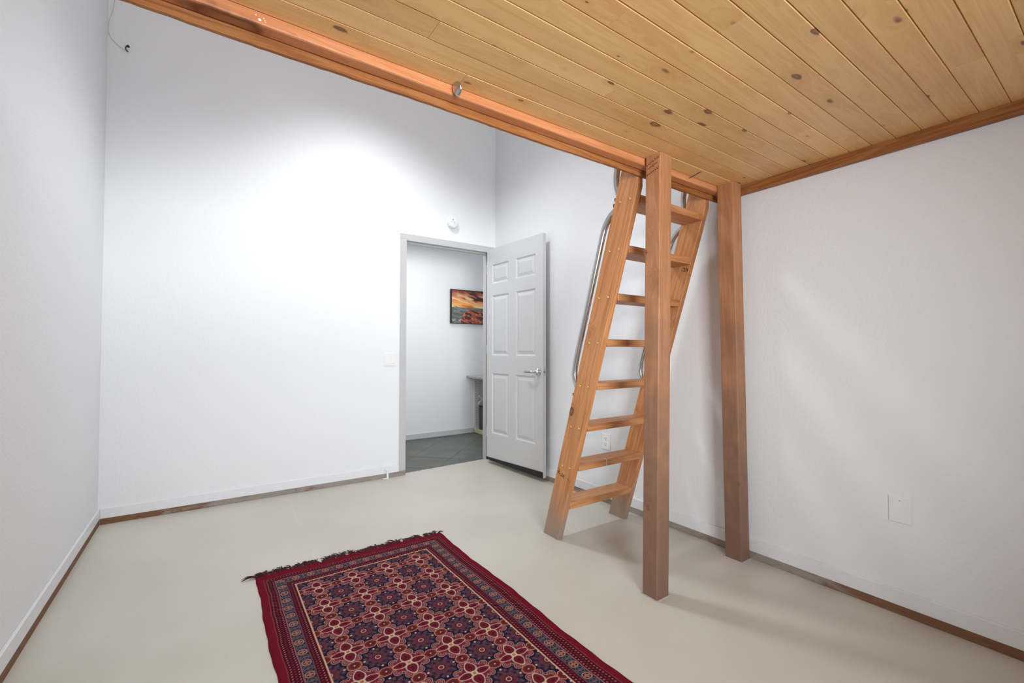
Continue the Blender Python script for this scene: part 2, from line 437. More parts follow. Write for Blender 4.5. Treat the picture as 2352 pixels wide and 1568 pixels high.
# hallway beyond the door
HY = 5.176
HX0, HX1 = 0.75, 3.75
wall_boxes('wall_hall_back', [((HX0-WT, HY+0.008, -0.06), (HX1+WT, HY+WT, 2.5))], 'hall_wall', 'white hallway wall seen through the doorway')
wall_boxes('wall_hall_left', [((HX0-WT, YB+WT, -0.06), (HX0, HY+0.008, 2.5))], 'hall_wall', 'white hallway end wall out of sight beside the doorway')
wall_boxes('wall_hall_right', [((HX1, YB+WT, -0.06), (HX1+WT, HY+0.008, 2.5))], 'hall_wall', 'white hallway end wall behind the cabinet')
wall_boxes('ceiling_hall', [((HX0-WT, YB+WT, 2.45), (HX1+WT, HY+WT, 2.55))], 'hall_wall', 'white hallway ceiling')['category'] = 'ceiling'
hf = box_obj('floor_hall', (HX0, YB+0.006, -0.06), (HX1, HY+0.008, -0.012), 'grout')
st(hf, 'dark slate tiled hallway floor beyond the door', 'floor')
def clip_poly(poly, x0, x1, y0, y1):
    def half(poly, inside, inter):
        out = []
        for i in range(len(poly)):
            a, b = poly[i-1], poly[i]
            ia, ib = inside(a), inside(b)
            if ib:
                if not ia: out.append(inter(a, b))
                out.append(b)
            elif ia: out.append(inter(a, b))
        return out
    for ax, val, sgn in ((0, x0, 1), (0, x1, -1), (1, y0, 1), (1, y1, -1)):
        ins = lambda q: (q[ax]-val)*sgn >= 0
        def inter(a, b):
            t = (val-a[ax])/(b[ax]-a[ax]); return (a[0]+(b[0]-a[0])*t, a[1]+(b[1]-a[1])*t)
        poly = half(poly, ins, inter)
        if len(poly) < 3: return []
    return poly
TS = 0.405; c45 = math.sqrt(0.5)
for i in range(-14, 15):
    for j in range(-14, 15):
        cx = 2.05+(i+j)*TS*c45; cy = 4.35+(i-j)*TS*c45
        hf_ = (TS-0.0035)*c45
        poly = clip_poly([(cx-hf_, cy), (cx, cy-hf_), (cx+hf_, cy), (cx, cy+hf_)], HX0+0.003, HX1-0.003, YB+0.03, HY+0.004)
        if len(poly) < 3: continue
        ar = abs(sum(poly[k-1][0]*poly[k][1]-poly[k][0]*poly[k-1][1] for k in range(len(poly))))/2
        if ar < 0.004: continue
        mx = sum(q[0] for q in poly)/len(poly); my = sum(q[1] for q in poly)/len(poly)
        dz = random.uniform(-0.0015, 0.001)
        # tiles in the doorway stop short of the painted floor's ragged edge (they lie lower)
        bm = bmesh.new()
        lo = [bm.verts.new((a-mx, b-my, 0)) for a, b in poly]; hi = [bm.verts.new((a-mx, b-my, 0.009+dz)) for a, b in poly]
        bm.faces.new(lo[::-1]); bm.faces.new(hi)
        for k in range(len(poly)): bm.faces.new((lo[k-1], lo[k], hi[k], hi[k-1]))
        bmesh.ops.recalc_face_normals(bm, faces=bm.faces)
        me = bpy.data.meshes.new('tile'); bm.to_mesh(me); bm.free(); me.materials.append(MAT['slate'])
        link('tile', me, hf, Matrix.Translation((mx, my, -0.0125)))

# baseboards and exposed sill plates
def board_trim(name, lo, hi, mat, label, cat, bev=0.002):
    return st(box_obj(name, lo, hi, mat, None, bev), label, cat)
ZS, ZBB = 0.037, 0.100
board_trim('baseboard_back', (XL+0.0121, YB-0.013, ZS), (DX0-0.0575, YB-0.0003, ZBB), 'trim', 'white baseboard along the doorway wall', 'baseboard')
board_trim('baseboard_left', (XL+0.0003, YF+0.001, ZS), (XL+0.012, YB-0.0003, ZBB), 'trim', 'white baseboard along the wall opposite the ladder', 'baseboard')
board_trim('baseboard_right', (XR-0.013, YF+0.001, ZS), (XR-0.0003, YB-0.0003, ZBB), 'trim', 'white baseboard along the wall behind the ladder', 'baseboard')
board_trim('baseboard_hall', (HX0+0.001, HY-0.006, 0.001), (2.945, HY+0.0077, 0.062), 'grey_trim', 'pale grey baseboard in the hallway', 'baseboard')
trims = [((XL+0.013, YB-0.0115, 0.0005), (0.573, YB-0.0005, ZS), 'worn wooden sill strip under the doorway wall baseboard, running into the left corner'),
         ((0.576, YB-0.0125, 0.0005), (DX0+0.002, YB-0.0005, ZS), 'grey weathered sill strip ending at the door frame')]
for i, (lo, hi, lab) in enumerate(trims): board_trim('trim_%d' % (i+1), lo, hi, ('sill_corner', 'sill_grey')[i], lab, 'sill strip', 0.001)
def side_sill(name, x0, x1, y0, y1, lab, mt):
    bm = bmesh.new(); box(bm, (0, 0, 0), (y1-y0, x1-x0, ZS-0.0005)); bevel_all(bm, 0.001)
    me = bpy.data.meshes.new(name); bm.to_mesh(me); bm.free(); me.materials.append(MAT[mt])
    o = link(name, me, None, Matrix.Translation((x1, y0, 0.0005)) @ Matrix.Rotation(math.pi/2, 4, 'Z'))
    return st(o, lab, 'sill strip')
side_sill('trim_3', XL+0.0005, XL+0.011, YF+0.001, YB-0.012, 'brown wooden sill strip under the baseboard opposite the ladder', 'sill_brown')
side_sill('trim_4', XR-0.0115, XR-0.0005, 1.335, YB-0.012, 'grey weathered sill strip behind the ladder foot', 'sill_grey')
side_sill('trim_5', XR-0.0115, XR-0.0005, YF+0.001, 1.332, 'dark brown sill strip running from the wall post under the loft', 'sill_wall')

# door casing and jamb
tr = thing('trim_6', (DX0, YB, 0), 'light grey door frame around the open doorway', 'door frame', kind='structure')
CW = 0.056
box_obj('casing', (DX0-CW, YB-0.0045, ZS+0.001), (DX0, YB-0.0002, DZ), 'grey_trim', tr, 0.0015)
box_obj('casing', (DX1, YB-0.0045, ZS+0.001), (DX1+CW, YB-0.0002, DZ), 'grey_trim', tr, 0.0015)
box_obj('casing', (DX0-CW, YB-0.0045, DZ), (XR-0.004, YB-0.0002, DZ+0.046), 'grey_trim', tr, 0.0015)
box_obj('jamb', (DX0-0.001, YB-0.004, 0.0006), (DX0+0.004, YB+WT+0.002, DZ), 'grey_trim', tr)
box_obj('jamb', (DX1-0.005, YB-0.004, 0.0006), (DX1+0.001, YB+WT+0.002, DZ), 'grey_trim', tr)
box_obj('jamb', (DX0+0.004, YB-0.004, DZ-0.012), (DX1-0.005, YB+WT+0.002, DZ+0.001), 'grey_trim', tr)
box_obj('door_stop', (DX0+0.004, YB+0.05, 0.0006), (DX0+0.009, YB+0.085, DZ-0.024), 'grey_trim', tr)
box_obj('door_stop', (DX1-0.012, YB+0.05, 0.0006), (DX1-0.005, YB+0.085, DZ-0.024), 'grey_trim', tr)
box_obj('door_stop', (DX0+0.004, YB+0.05, DZ-0.024), (DX1-0.005, YB+0.085, DZ-0.012), 'grey_trim', tr)
for zz, hh in ((1.535, 0.022), (0.875, 0.052), (0.385, 0.022)):
    box_obj('strike_plate', (DX0+0.0038, YB+0.010, zz), (DX0+0.0052, YB+0.040, zz+hh), 'dark', tr)

# ------------------------------------------------------------------ door leaf
A = Vector((2.265, 3.712, 0.035)); B = Vector((2.303, 2.879, 0.035))
DW, DH, DT = (B-A).length, 2.04, 0.030
DM = frame_mat(A, B-A, Vector((1, 0, 0)))          # local x: hinge->latch, y: behind the leaf, z up
dr = thing('door_1', A, 'pale grey six-panel door standing open against the wall', 'door', kind='structure')
def dobj(name, bm, mat, parent=dr, smooth=False):
    me = bpy.data.meshes.new(name); bm.normal_update(); bm.to_mesh(me); bm.free()
    if smooth:
        for q in me.polygons: q.use_smooth = True
    me.materials.append(MAT[mat]); return link(name, me, parent, DM)
panels = []
for x0, x1 in ((0.083, 0.349), (0.460, 0.733)):
    for z0, z1 in ((1.700, 1.885), (1.008, 1.587), (0.262, 0.838)): panels.append((x0, x1, z0, z1))
# slab front: grid of faces with recesses
bm = bmesh.new()
xs = [0, 0.083, 0.349, 0.460, 0.733, DW]; zs = [0, 0.262, 0.838, 1.008, 1.587, 1.700, 1.885, DH]
RC = 0.009
grid = {}
def gv(x, y, z):
    k = (round(x, 5), round(y, 5), round(z, 5))
    if k not in grid: grid[k] = bm.verts.new((x, y, z))
    return grid[k]
for i in range(5):
    for j in range(7):
        x0, x1, z0, z1 = xs[i], xs[i+1], zs[j], zs[j+1]
        if i in (1, 3) and j in (1, 3, 5):
            # moulded groove sloping in
            e = 0.012
            ring = [(x0, 0, z0), (x1, 0, z0), (x1, 0, z1), (x0, 0, z1)]
            rin = [(x0+e, RC, z0+e), (x1-e, RC, z0+e), (x1-e, RC, z1-e), (x0+e, RC, z1-e)]
            for k in range(4): bm.faces.new((gv(*ring[k]), gv(*ring[(k+1) % 4]), gv(*rin[(k+1) % 4]), gv(*rin[k])))
            bm.faces.new([gv(*q) for q in rin])
        else:
            bm.faces.new([gv(*q) for q in ((x0, 0, z0), (x1, 0, z0), (x1, 0, z1), (x0, 0, z1))])
# back and sides
for i in range(5):
    bm.faces.new([gv(*q) for q in ((xs[i], 0, 0), (xs[i], DT, 0), (xs[i+1], DT, 0), (xs[i+1], 0, 0))])
    bm.faces.new([gv(*q) for q in ((xs[i], 0, DH), (xs[i+1], 0, DH), (xs[i+1], DT, DH), (xs[i], DT, DH))])
for j in range(7):
    bm.faces.new([gv(*q) for q in ((0, 0, zs[j]), (0, 0, zs[j+1]), (0, DT, zs[j+1]), (0, DT, zs[j]))])
    bm.faces.new([gv(*q) for q in ((DW, 0, zs[j]), (DW, DT, zs[j]), (DW, DT, zs[j+1]), (DW, 0, zs[j+1]))])
bk = [gv(x, DT, 0) for x in xs]+[gv(DW, DT, z) for z in zs[1:]]+[gv(x, DT, DH) for x in reversed(xs[:-1])]+[gv(0, DT, z) for z in reversed(zs[1:-1])]
bm.faces.new(bk)
bmesh.ops.recalc_face_normals(bm, faces=bm.faces)
dobj('slab', bm, 'door')
for (x0, x1, z0, z1) in panels:
    bm = bmesh.new(); g = 0.020; sl = 0.026
    o_ = [(x0+g, RC, z0+g), (x1-g, RC, z0+g), (x1-g, RC, z1-g), (x0+g, RC, z1-g)]
    i_ = [(x0+g+sl, 0.0015, z0+g+sl), (x1-g-sl, 0.0015, z0+g+sl), (x1-g-sl, 0.0015, z1-g-sl), (x0+g+sl, 0.0015, z1-g-sl)]
    vo = [bm.verts.new(q) for q in o_]; vi = [bm.verts.new(q) for q in i_]
    for k in range(4): bm.faces.new((vo[k], vo[(k+1) % 4], vi[(k+1) % 4], vi[k]))
    bm.faces.new(vi); bm.faces.new(vo[::-1])
    bmesh.ops.recalc_face_normals(bm, faces=bm.faces)
    dobj('panel', bm, 'door')
bm = bmesh.new()
a0 = [(0.0, -0.007, 0.001), (DW-0.004, -0.007, 0.001), (DW-0.004, -0.007, 0.048), (0.0, -0.007, 0.023)]
v0 = [bm.verts.new(q) for q in a0]; v1 = [bm.verts.new((q[0], -0.0003, q[2])) for q in a0]
bm.faces.new(v0); bm.faces.new(v1[::-1])
for k in range(4): bm.faces.new((v0[k], v0[(k+1) % 4], v1[(k+1) % 4], v1[k]))
bmesh.ops.recalc_face_normals(bm, faces=bm.faces)
dobj('door_sweep', bm, 'black')['label'] = 'black rubber door sweep'
hx, hz = 0.772, 0.876
rz = dobj('rosette', disc_bm((hx, 0, hz), (0, -1, 0), [(0.034, -0.0002), (0.034, 0.004), (0.031, 0.009), (0.022, 0.014), (0.014, 0.018), (0.012, 0.045), (0.0, 0.0455)]), 'chrome', smooth=True)
rz['label'] = 'chrome door handle rosette'
lev = tube_bm(smooth_path([(hx, -0.040, hz), (hx-0.012, -0.050, hz+0.001), (hx-0.04, -0.053, hz+0.001), (hx-0.075, -0.052, hz-0.001), (hx-0.118, -0.050, hz-0.001)], 6),
              [0.011]*6+[0.0105]*7+[0.0095]*6+[0.009]*6, 14)
lo_ = dobj('lever', lev, 'chrome', rz, True)
bm = bmesh.new(); box(bm, (DW-0.0002, 0.004, hz-0.030), (DW+0.0012, DT-0.004, hz+0.030)); dobj('latch_plate', bm, 'chrome')
bm = bmesh.new(); box(bm, (DW+0.001, 0.010, hz-0.009), (DW+0.012, DT-0.010, hz+0.009)); bevel_all(bm, 0.003); dobj('latch_bolt', bm, 'chrome')
dobj('rosette', disc_bm((hx, DT, hz), (0, 1, 0), [(0.034, -0.0002), (0.034, 0.004), (0.022, 0.010), (0.012, 0.014), (0.012, 0.03), (0.0, 0.0305)]), 'chrome', smooth=True)
for zz in (0.22, 1.02, 1.80):
    bm = tube_bm([(-0.006, 0.004, zz), (-0.006, 0.004, zz+0.09)], 0.006, 10); dobj('hinge', bm, 'grey_trim')

# ------------------------------------------------------------------ loft
ZP = 1.972
lf = thing('loft_platform', (0.9, 0.0, ZP), 'wooden loft platform of knotty pine boards on fir beams overhead', 'loft')
PW = 0.0803
LX0, LX1 = XL+0.0015, 2.3435
nrow = 34
def plank_mesh(ln, wd):
    bm = bmesh.new(); c = 0.0028; t = 0.019
    prof = [(0.0004, t), (0.0004, c), (c, 0), (wd-c, 0), (wd-0.0004, c), (wd-0.0004, t)]
    a = [bm.verts.new((0.0004, y, z)) for y, z in prof]; b = [bm.verts.new((ln-0.0004, y, z)) for y, z in prof]
    bm.faces.new(a); bm.faces.new(b[::-1])
    for k in range(6): bm.faces.new((a[k-1], b[k-1], b[k], a[k]))
    bmesh.ops.recalc_face_normals(bm, faces=bm.faces)
    me = bpy.data.meshes.new('plank'); bm.to_mesh(me); bm.free(); me.materials.append(MAT['plank']); return me
ytop = 1.3145
for rI in range(nrow):
    y1 = ytop-rI*PW; y0 = y1-PW
    if y0 < YF+0.002: break
    cuts = [LX0]
    xx = LX0+random.uniform(0.5, 1.9)
    while xx < LX1-0.35:
        cuts.append(xx); xx += random.uniform(0.7, 1.8)
    cuts.append(LX1)
    for a, b in zip(cuts, cuts[1:]):
        link('plank', plank_mesh(b-a, PW), lf, Matrix.Translation((a, y0, ZP+random.uniform(-0.0006, 0.0006))))
ylast = y1
box_obj('light_block_layer', (LX0, YF+0.002, ZP+0.0201), (LX1, 1.3145, ZP+0.040), 'plank', lf)  # unseen layer added above the planks to stop light leaking through the grooves
def timber(name, lo, hi, mat, parent, bev=0.003):
    return box_obj(name, lo, hi, mat, parent, bev)
def round_timber(name, lo, hi, mat, parent, bev=0.006):
    return box_obj(name, lo, hi, mat, parent, bev, 2)
inner = round_timber('beam', (LX0, 1.315, 1.9415), (XR-0.0015, 1.3632, 2.060), 'beam', lf)
inner['label'] = 'orange fir beam along the loft edge'
# outer fascia with a slightly ragged lower edge
bm = bmesh.new(); n = 130; XA, XB = LX0, XR-0.0015
rows = []
for k in range(n+1):
    x = (XB-XA)*k/n; zb = 1.9145+0.0016*math.sin(x*7.0)+random.uniform(-0.0009, 0.0009)
    rows.append([bm.verts.new((x, y, z)) for y, z in ((0, zb), (0.0125, zb), (0.0125, 2.06), (0, 2.06))])
for a, b in zip(rows, rows[1:]):
    for k in range(4): bm.faces.new((a[k], a[(k+1) % 4], b[(k+1) % 4], b[k]))
bm.faces.new(rows[0][::-1]); bm.faces.new(rows[-1]); bmesh.ops.recalc_face_normals(bm, faces=bm.faces)
for v in bm.verts: v.co.z -= 1.9145
me = bpy.data.meshes.new('fascia_board'); bm.to_mesh(me); bm.free(); me.materials.append(MAT['fascia'])
link('fascia_board', me, lf, Matrix.Translation((XA, 1.3636, 1.9145)))['label'] = 'darker fascia board behind the beam'
# ledger on the right wall (grain along Y)
bm = bmesh.new(); box(bm, (0, 0, 0), (1.3140-YF-0.002, 0.0348, 0.115)); bevel_all(bm, 0.004, 2)
me = bpy.data.meshes.new('ledger'); bm.to_mesh(me); bm.free(); me.materials.append(MAT['fascia'])
link('ledger', me, lf, Matrix.Translation((XR-0.0008, YF+0.001, 1.926)) @ Matrix.Rotation(math.pi/2, 4, 'Z'))['label'] = 'brown ledger board fixed to the wall'
# white paint flecks on the beam, nail, chrome disc
def fleck(x, z, rx, rz_):
    bm = bmesh.new(); k = 10
    c = [bm.verts.new((x+rx*math.cos(2*math.pi*i/k)*random.uniform(.75, 1.15), 1.3143, z+rz_*math.sin(2*math.pi*i/k)*random.uniform(.75, 1.15))) for i in range(k)]
    d = [bm.verts.new((v.co.x, 1.3152, v.co.z)) for v in c]
    bm.faces.new(c); bm.faces.new(d[::-1])
    for i in range(k): bm.faces.new((c[i-1], c[i], d[i], d[i-1]))
    bmesh.ops.recalc_face_normals(bm, faces=bm.faces)
    finish('paint_fleck', bm, 'paint_white', inner)
for q in ((0.103, 1.953, 0.0045, 0.0035), (0.112, 1.960, 0.0018, 0.0015), (0.115, 1.955, 0.0014, 0.0012), (0.094, 1.962, 0.0022, 0.0012), (0.117, 1.951, 0.0012, 0.001)): fleck(*q)
finish('nail', tube_bm([(1.999, 1.249, 1.9725), (1.984, 1.308, 1.9555)], 0.0017, 8), 'ink', lf)
# chrome disc hanging under the boards beside the beam
cd = disc_bm((0.667, 1.286, 1.9485), Vector((-0.90, -0.15, -0.30)), [(0.0215, -0.0015), (0.0215, 0.0), (0.019, 0.003), (0.012, 0.006), (0.0, 0.0072)], 28)
o = finish('chrome_disc', cd, 'steel', None, True)
tag(o, 'small shiny chrome disc hanging from the boards beside the loft beam', 'disc')

# ------------------------------------------------------------------ posts
def post(base, top, sx, sy, label):
    """base/top: lower and upper -X,-Y corner"""
    z1 = 1.9712; root = thing('wooden_post', (base[0]+sx/2, base[1]+sy/2, 0), label, 'post', 'fir posts carrying the loft')
    b0 = Vector((base[0], base[1], 0.0)); t0 = Vector((top[0], top[1], z1))
    d = (t0-b0).normalized()
    Mx = frame_mat(b0, d, Vector((1, 0, 0)))
    inv = Mx.inverted()
    bm = bmesh.new(); c = []
    for P0, zz in ((b0, 0.0008), (t0, z1)):
        c.append([bm.verts.new(inv @ Vector((P0.x+dx, P0.y+dy, zz))) for dx, dy in ((0, 0), (sx, 0), (sx, sy), (0, sy))])
    bm.faces.new(c[0][::-1]); bm.faces.new(c[1])
    for k in range(4): bm.faces.new((c[0][k], c[0][(k+1) % 4], c[1][(k+1) % 4], c[1][k]))
    bmesh.ops.recalc_face_normals(bm, faces=bm.faces)
    es = [e for e in bm.edges if abs((e.verts[0].co-e.verts[1].co).x) > 1]
    bmesh.ops.bevel(bm, geom=es, offset=0.006, segments=3, profile=0.5, affect='EDGES')
    me = bpy.data.meshes.new('timber'); bm.to_mesh(me); bm.free(); me.materials.append(MAT['post'])
    tim = link('timber', me, root, Mx)
    # smear of grey floor paint around the foot
    bm = bmesh.new()
    g = 0.004
    for lo, hi in (((base[0]-g, base[1]-g, 0.0004), (base[0]+sx+g, base[1]-0.0002, 0.0045)), ((base[0]-g, base[1]-0.0002, 0.0004), (base[0]-0.0002, base[1]+sy+g, 0.0045)),
                   ((base[0]+sx+0.0002, base[1]-0.0002, 0.0004), (base[0]+sx+g, base[1]+sy+g, 0.0045))):
        box(bm, lo, hi)
    finish('paint_bead', bm, 'caulk', root)
    return root, tim, Mx
p1, t1, M1 = post((1.620, 1.239), (1.642, 1.224), 0.084, 0.080, 'fir post standing on the open floor in front of the ladder')
p2, t2, M2 = post((2.272, 1.216), (2.240, 1.226), 0.083, 0.088, 'fir post standing against the wall where the ledger meets the beam')

# handwriting on top of the first post, left face (x = const plane)
def ribbon(name, pts, wd, normal, mat, parent):
    bm = bmesh.new(); n = Vector(normal).normalized(); P = [Vector(q) for q in pts]; L_, R_ = [], []
    for i, q in enumerate(P):
        t = (P[min(i+1, len(P)-1)]-P[max(i-1, 0)]).normalized(); s = t.cross(n).normalized()
        wv = wd*(0.55+0.45*math.sin(i*1.3))
        L_.append(bm.verts.new(q+s*wv/2)); R_.append(bm.verts.new(q-s*wv/2))
    for i in range(len(P)-1): bm.faces.new((L_[i], L_[i+1], R_[i+1], R_[i]))
    r = bmesh.ops.extrude_face_region(bm, geom=list(bm.faces))
    for v in r['geom']:
        if isinstance(v, bmesh.types.BMVert): v.co -= n*0.0004
    bmesh.ops.recalc_face_normals(bm, faces=bm.faces)
    return finish(name, bm, mat, parent)
def post1_face(y, z):
    k = z/1.9712
    return (1.620+0.022*k-0.0006, 1.239-0.015*k+y, z)
def scribble(z_start, z_end, y0, y1, amp, loops, seed):
    rr = random.Random(seed); pts = []
    for i in range(70):
        t = i/69; ph = t*loops*2*math.pi
        env = 0.35+0.65*abs(math.sin(t*5.1+seed))
        y = y0+(y1-y0)*t+0.0022*math.sin(ph); z = z_start+(z_end-z_start)*t+amp*env*math.cos(ph)*(0.6 if t < .45 else 1.0)
        pts.append(post1_face(y, z))
    return pts
for a in ((1.930, 1.954, 0.076, 0.004, 0.0060, 6, 1), (1.913, 1.929, 0.064, 0.016, 0.0045, 6, 2), (1.884, 1.904, 0.077, 0.008, 0.0050, 8, 3)):
    ribbon('handwriting', scribble(*a), 0.0026, (-1, 0, 0), 'ink', t1)

# ------------------------------------------------------------------ ladder
XS = ((1.675, 1.7135), (2.234, 2.2720))
ld = thing('loft_ladder', (1.97, 2.02, 0), 'open wooden ladder with eight rungs leaning against the loft edge', 'ladder')
def yf(z): return 1.962-0.312*z
SW = 0.132
ZT = 2.10
prof = [(yf(0), 0.0006), (yf(0)+SW, 0.0006), (yf(ZT)+SW, ZT), (1.3772, ZT), (1.3772, (1.962-1.3772)/0.312)]
axis = Vector((0, -0.312, 1.0)).normalized()
strs = []
for i, (x0, x1) in enumerate(XS):
    bm = prism_obj('stringer', prof, x0, x1, 'stringer', ld, 0.0025)
    Mx = frame_mat((x0, yf(0), 0.0), axis, Vector((1, 0, 0))); inv = Mx.inverted()
    bmesh.ops.transform(bm, matrix=inv, verts=bm.verts)
    me = bpy.data.meshes.new('stringer'); bm.normal_update(); bm.to_mesh(me); bm.free(); me.materials.append(MAT['stringer'])
    strs.append(link('stringer', me, ld, Mx))
rung_me = None
for k in range(8):
    zt = 0.222+0.2314*k
    if rung_me is None:
        bm = bmesh.new(); box(bm, (0, 0, 0), (XS[1][0]-XS[0][1]-0.0006, 0.126, 0.0375)); bevel_all(bm, 0.0025)
        rung_me = bpy.data.meshes.new('rung'); bm.to_mesh(rung_me); bm.free(); rung_me.materials.append(MAT['rung'])
    link('rung', rung_me, ld, Matrix.Translation((XS[0][1]+0.0003, yf(zt)+0.0035, zt-0.0375)))
# brass screws on the outer face of the left stringer
scr = bpy.data.meshes.new('screw'); bm = disc_bm((0, 0, 0), (-1, 0, 0), [(0.0066, -0.0004), (0.0064, 0.0014), (0.0044, 0.0032), (0.0014, 0.0020), (0.0, 0.0018)], 14)
bm.to_mesh(scr); bm.free(); scr.materials.append(MAT['brass'])
for q in scr.polygons: q.use_smooth = True
for k in range(1, 8):
    zc = 0.432+0.2318*(k-1); yc = 1.890-0.3135*(zc-0.432)
    for s in (-0.031, 0.031): link('screw', scr, ld, Matrix.Translation((XS[0][0]-0.0001, yc+s, zc)))
# aluminium hand rails: a lower one along the back of each stringer and an upper one rising past the loft edge
def yb(z): return yf(z)+SW
def rail(xc):
    def P(z, off): return (xc, yb(z)+off, z)
    low = smooth_path([P(0.880, -0.012), P(0.905, 0.012), P(0.945, 0.038), P(1.000, 0.051), P(1.08, 0.054), P(1.30, 0.054), P(1.55, 0.054), P(1.68, 0.054), P(1.735, 0.047), P(1.775, 0.024), P(1.800, -0.010)], 8)
    upr = smooth_path([P(1.855, -0.012), P(1.880, 0.008), P(1.92, 0.030), P(1.975, 0.046), P(2.05, 0.052), P(2.25, 0.056), (xc, yb(2.25)+0.05, 2.5), (xc, yb(2.25)+0.02, 2.66), (xc, yb(2.25)-0.08, 2.72), (xc, yb(2.25)-0.2, 2.66), (xc, yb(2.25)-0.22, 2.4), (xc, yb(2.25)-0.22, 2.062)], 8)
    for path in (low, upr): finish('handrail', tube_bm(path, 0.0163, 20), 'steel', ld, True)['label'] = 'bright aluminium tube handrail'
for x0, x1 in XS: rail((x0+x1)/2)
for zz in (0.845, 1.818, 1.845):
    box_obj('rail_bracket', (XS[0][0]+0.002, yb(zz)+0.0004, zz-0.008), (XS[0][0]+0.030, yb(zz)+0.006, zz+0.008), 'ink', ld)
# twine stuck on second rung
finish('thread', tube_bm(smooth_path([(1.925, yf(0.45)+0.03, 0.4545), (1.928, yf(0.45)+0.001, 0.4548), (1.926, yf(0.45)-0.001, 0.435), (1.921, yf(0.45)-0.003, 0.412)], 5), 0.0011, 6), 'thread', ld)
# stamped lettering
def text_obj(txt, size, mw, parent, name='ink_stamp'):
    cu = bpy.data.curves.new('stamp', 'FONT'); cu.body = txt; cu.size = size; cu.extrude = 0.0002; cu.align_x = 'CENTER'; cu.align_y = 'CENTER'
    tmp = bpy.data.objects.new('stamp', cu); COL.objects.link(tmp)
    dg = bpy.context.evaluated_depsgraph_get(); me = bpy.data.meshes.new_from_object(tmp.evaluated_get(dg))
    bpy.data.objects.remove(tmp); bpy.data.curves.remove(cu)
    me.materials.clear(); me.materials.append(MAT['ink'])
    return link(name, me, parent, mw)
# outer face of left stringer: text runs toward -Y and slightly down, normal -X
tx = Vector((0, -0.86, -0.34)); 
def facem(origin, xdir, nrm):
    z = Vector(nrm); x = Vector(xdir); x = (x-z*x.dot(z)).normalized(); y = z.cross(x)
    m = Matrix((x, y, z)).transposed().to_4x4(); m.translation = Vector(origin); return m
text_obj('R-2K', 0.030, facem((1.6746, 1.930, 0.382), tx, (-1, 0, 0)), strs[0])
ribbon('ink_line', [(1.6744, 1.962, 0.415), (1.6744, 1.945, 0.408), (1.6744, 1.940, 0.405)], 0.0016, (-1, 0, 0), 'ink', strs[0])
ribbon('ink_line', [(1.6744, 1.885, 0.372), (1.6744, 1.868, 0.364), (1.6744, 1.858, 0.358)], 0.0013, (-1, 0, 0), 'ink', strs[0])
text_obj('-2#', 0.032, facem((2.2336, 1.505, 1.548), Vector((0, -1, -0.05)), (-1, 0, 0)), strs[1])
ribbon('ink_line', [(2.2334, 1.492, 1.517), (2.2334, 1.475, 1.515), (2.2334, 1.468, 1.514)], 0.0013, (-1, 0, 0), 'ink', strs[1])

